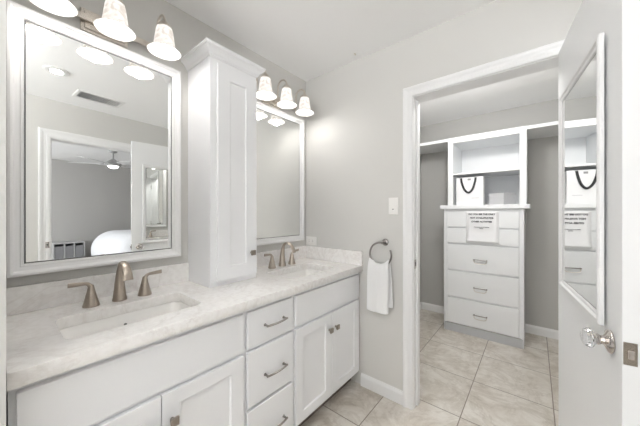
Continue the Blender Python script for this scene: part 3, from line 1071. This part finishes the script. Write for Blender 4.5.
for k, (z0, z1) in enumerate(DZ):
    d = obj('drawer', B((0.820, 1.448, YU - 0.008, YU + 0.0115, z0, z1)), M['shelf'], un, 0.003)
    if k >= 2:
        zc, xc = z0 + 0.127, 1.131
        hb = bmesh.new()
        for s in (-1, 1):
            lathe(hb, [(0, 0), (0.006, 0), (0.005, 0.004), (0.0045, 0.020), (0, 0.020)], (xc + s * 0.056, YU - 0.008, zc), 10, Matrix.Rotation(PI / 2, 4, 'X'))
        tube(hb, [(xc - 0.062, YU - 0.026, zc), (xc + 0.062, YU - 0.026, zc)], 0.0050, 10)
        h = obj('pull', hb, M['hardware'], d, smooth=True)
        hb = bmesh.new()
        tube(hb, smooth_path([(xc - 0.054, YU - 0.026, zc - 0.004), (xc - 0.052, YU - 0.027, zc - 0.024), (xc - 0.030, YU - 0.029, zc - 0.036), (xc + 0.030, YU - 0.029, zc - 0.036), (xc + 0.052, YU - 0.027, zc - 0.024), (xc + 0.054, YU - 0.026, zc - 0.004)], 5), 0.0028, 8)
        bl = obj('bail', hb, M['nickel_light'], h, smooth=True)
# upper open shelves
obj('upright', B((0.823, 0.873, YU, YB - 0.016, 1.3665, 2.040)), M['shelf'], un, 0.001)
obj('upright', B((1.452, 1.504, YU, YB - 0.016, 1.3665, 2.040)), M['shelf'], un, 0.001)
obj('top_shelf', B((0.823, 1.504, YU, YB - 0.003, 2.0405, 2.100)), M['shelf'], un, 0.001)
obj('middle_shelf', B((0.8735, 1.4515, YU + 0.004, YB - 0.0155, 1.694, 1.715)), M['shelf'], un, 0.001)
obj('back_panel', B((0.8735, 1.4515, YB - 0.015, YB - 0.004, 1.3665, 2.040)), M['shelf'], un)
for x0, x1, lab in ((0.382, 0.8225, 'white wall shelf left of the built-in closet unit'), (1.5045, W - 0.001, 'white wall shelf right of the built-in closet unit')):
    s_ = thing('wall_shelf', lab, 'shelf')
    obj('board', B((x0, x1, YU, YB - 0.001, 2.066, 2.098)), M['shelf'], s_, 0.001)

# notice hung on the drawers
sg = thing('paper_notice', 'white printed paper notice hanging over the upper drawers of the closet unit', 'sign', (1.146, YU - 0.010, 0.985))
bm = bmesh.new()
NS = 16
for side in (0,):
    g = []
    for j in range(NS + 1):
        f = j / NS
        z = 0.315 * f
        curl = 0.020 * (1 - min(1, f / 0.35)) ** 2
        g.append([bm.verts.new(((i / 8 - 0.5) * 0.284, -0.003 - curl - 0.0015 * math.sin(i * 1.3 + f * 5), z)) for i in range(9)])
    for j in range(NS):
        for i in range(8):
            bm.faces.new((g[j][i], g[j][i + 1], g[j + 1][i + 1], g[j + 1][i]))
so = obj('sheet', bm, M['paper'], sg, smooth=True)
md = so.modifiers.new('t', 'SOLIDIFY'); md.thickness = 0.0012; md.offset = 1
RXT = Matrix.Rotation(PI / 2, 4, 'X')
for txt, size, z, mm in (('DO YOU SEE THE ONLY', 0.0215, 0.277, 'ink'), ('NOT AVAILABLE FOR', 0.0215, 0.239, 'ink'), ('OTHER ACTIVITIES', 0.0215, 0.201, 'ink'),
                         ('Thank you for your understanding', 0.0095, 0.150, 'ink'), ('and help', 0.0095, 0.137, 'ink')):
    tb = text_bm(txt, size, 0.0011 if size > 0.02 else 0.0004)
    for v in tb.verts:
        v.co = RXT @ v.co
    obj('lettering', tb, M[mm], sg, loc=(-0.004, -0.0062 - (0.0004 if size > 0.02 else 0.006), z))

# gift bag with black ribbon handles
bg = thing('gift_bag', 'white paper gift bag with black ribbon handles on the closet unit ledge', 'bag', (1.026, 1.500, 1.3665))
bw, bd, bh = 0.126, 0.055, 0.296
bm = bmesh.new()
A = [(-bw, -bd), (bw, -bd), (bw, -0.004), (bw, bd), (-bw, bd), (-bw, 0.004)]
pin = 0.016
lo = [bm.verts.new((x, y, 0.0)) for x, y in A]
hi = [bm.verts.new((x - (pin if abs(y) < 0.01 and x > 0 else 0) + (pin if abs(y) < 0.01 and x < 0 else 0), y * 0.92, bh)) for x, y in A]
bm.faces.new(lo)
for k in range(6):
    bm.faces.new((lo[k], lo[(k + 1) % 6], hi[(k + 1) % 6], hi[k]))
bo = obj('paper_body', bm, M['paper'], bg)
md = bo.modifiers.new('t', 'SOLIDIFY'); md.thickness = 0.0012; md.offset = -1
rb = bmesh.new()
tube(rb, smooth_path([(-0.080, -0.0535, 0.290), (-0.071, -0.0575, 0.235), (-0.046, -0.0585, 0.165), (-0.008, -0.059, 0.132), (0.028, -0.0585, 0.165), (0.050, -0.0575, 0.235), (0.058, -0.0535, 0.290)], 5), [(0.0012, 0.0105)] * 31, 8, up=(0, 1, 0))
for v in rb.verts:
    pass
obj('ribbon_handle', rb, M['ribbon'], bg)
rb = bmesh.new()
tube(rb, smooth_path([(-0.058, 0.0490, 0.285), (-0.050, 0.047, 0.245), (-0.006, 0.046, 0.170), (0.040, 0.047, 0.245), (0.048, 0.0490, 0.285)], 5), 0.0022, 8)
obj('ribbon_handle', rb, M['ribbon'], bg)
obj('printed_mark', B((-0.018, 0.012, -0.0530, -0.0518, 0.262, 0.281)), M['greyink'], bg)
obj('printed_line', B((0.020, 0.088, -0.0556, -0.0535, 0.072, 0.0745)), M['greyink'], bg)

# small box
bx = thing('storage_box', 'small pale grey lidded box on the ledge right of the gift bag', 'box', (1.303, 1.555, 1.3665), math.radians(-33))
obj('box_base', B((-0.078, 0.078, -0.080, 0.080, 0.0, 0.088)), M['box'], bx, 0.001)
obj('lid', B((-0.081, 0.081, -0.083, 0.083, 0.0885, 0.116)), M['box'], bx, 0.0015)

# closet ceiling lamp, above the header and out of sight
cl = thing('closet_light', 'flush dome ceiling light inside the closet above the opening', 'ceiling light', (1.15, 0.40, H))
bm = bmesh.new()
lathe(bm, [(0, -0.0005), (0.135, -0.0005), (0.138, -0.012), (0.132, -0.022), (0, -0.022)], (0, 0, 0), 40)
obj('rim', bm, M['nickel_light'], cl, smooth=True)
bm = bmesh.new()
lathe(bm, [(0.128, -0.0225), (0.122, -0.045), (0.095, -0.066), (0.05, -0.077), (0, -0.080), (0, -0.0225)], (0, 0, 0), 40)
obj('glass_dome', bm, M['alabaster'], cl, smooth=True)
lamp('closet_lamp', 'POINT', (0, 0, -0.16), CLOSET_W, NEUT, 0.08, parent=cl)

# ================================================================== BEDROOM (seen in the near mirror)
fn = thing('ceiling_fan', 'grey ceiling fan with a lit globe in the bedroom, seen in the near mirror', 'ceiling fan', (4.48, -0.04, H))
bm = bmesh.new()
lathe(bm, [(0, -0.0005), (0.065, -0.0005), (0.060, -0.030), (0.025, -0.045), (0.0125, -0.05), (0.0125, -0.15), (0.03, -0.16), (0.065, -0.185), (0.125, -0.225), (0.13, -0.26), (0.11, -0.285), (0, -0.285)], (0, 0, 0), 32)
obj('motor', bm, M['fan'], fn, smooth=True)
for k in range(5):
    a = math.radians(20 + 72 * k)
    T = Matrix.Rotation(a, 4, 'Z') @ Matrix.Translation((0, 0, -0.250)) @ Matrix.Rotation(0.2, 4, 'X')
    bm = bmesh.new()
    box(bm, 0.17, 0.66, -0.062, 0.062, -0.004, 0.004, T)
    bl = obj('blade', bm, M['blade'], fn, 0.003)
    bm = bmesh.new()
    box(bm, 0.09, 0.20, -0.016, 0.016, -0.003, 0.003, Matrix.Rotation(a, 4, 'Z') @ Matrix.Translation((0, 0, -0.257)))
    obj('blade_bracket', bm, M['fan'], bl)
bm = bmesh.new()
lathe(bm, [(0, -0.286), (0.08, -0.286), (0.076, -0.305), (0.05, -0.322), (0, -0.330)], (0, 0, 0), 28)
obj('globe', bm, M['lens'], fn, smooth=True)

bd_ = thing('bed', 'bed with puffy white bedding in the bedroom, seen in the near mirror', 'bed', (5.0, 0.78, 0))
obj('bed_frame', B((-0.95, 0.95, -0.78, 0.78, 0.10, 0.30), (-0.93, -0.85, -0.76, -0.68, 0, 0.10), (0.85, 0.93, -0.76, -0.68, 0, 0.10), (-0.93, -0.85, 0.68, 0.76, 0, 0.10), (0.85, 0.93, 0.68, 0.76, 0, 0.10)), M['bin'], bd_, 0.01)
bm = bmesh.new()
box(bm, -1.0, 0.99, -0.86, 0.86, 0.06, 0.90)
bo = obj('comforter', bm, M['bedding'], bd_)
md = bo.modifiers.new('b', 'BEVEL'); md.width = 0.40; md.segments = 14
for p in bo.data.polygons:
    p.use_smooth = True
for yy in (-0.42, 0.42):
    bm = bmesh.new()
    bmesh.ops.create_uvsphere(bm, u_segments=24, v_segments=14, radius=1.0)
    for v in bm.verts:
        sx = math.copysign(abs(v.co.x) ** 0.6, v.co.x); sy = math.copysign(abs(v.co.y) ** 0.6, v.co.y)
        v.co = Vector((yy * 1.1 + sx * 0.34, 0.58 + sy * 0.22, 0.925 + v.co.z * 0.075))
    obj('pillow', bm, M['bedding'], bd_, smooth=True)

cbn = thing('cubby_shelf', 'low white shelf with grey bins against the bedroom wall, seen in the near mirror', 'shelf', (6.23, -0.33, 0))
bs = [(-0.20, 0.20, -0.25, -0.23, 0, 0.66), (-0.20, 0.20, 0.23, 0.25, 0, 0.66), (-0.20, 0.20, -0.23, 0.23, 0.64, 0.66), (-0.20, 0.20, -0.23, 0.23, 0.0, 0.03), (-0.20, 0.20, -0.23, 0.23, 0.315, 0.335),
      (0.19, 0.20, -0.23, 0.23, 0.03, 0.64), (-0.20, 0.19, -0.085, -0.067, 0.03, 0.64), (-0.20, 0.19, 0.067, 0.085, 0.03, 0.64)]
obj('case', B(*bs), M['case'], cbn)
for yy in (-0.158, 0.0, 0.158):
    for zz in (0.031, 0.336):
        hw = 0.066 if yy else 0.062
        bn = obj('fabric_bin', B((6.23 - 0.19, 6.23 + 0.15, -0.33 + yy - hw, -0.33 + yy + hw, zz, zz + 0.25)), M['bin'], None, 0.006)
        tag(bn, 'grey fabric bin in the low white shelf of the bedroom', 'bin', 'grey bins in the low bedroom shelf')
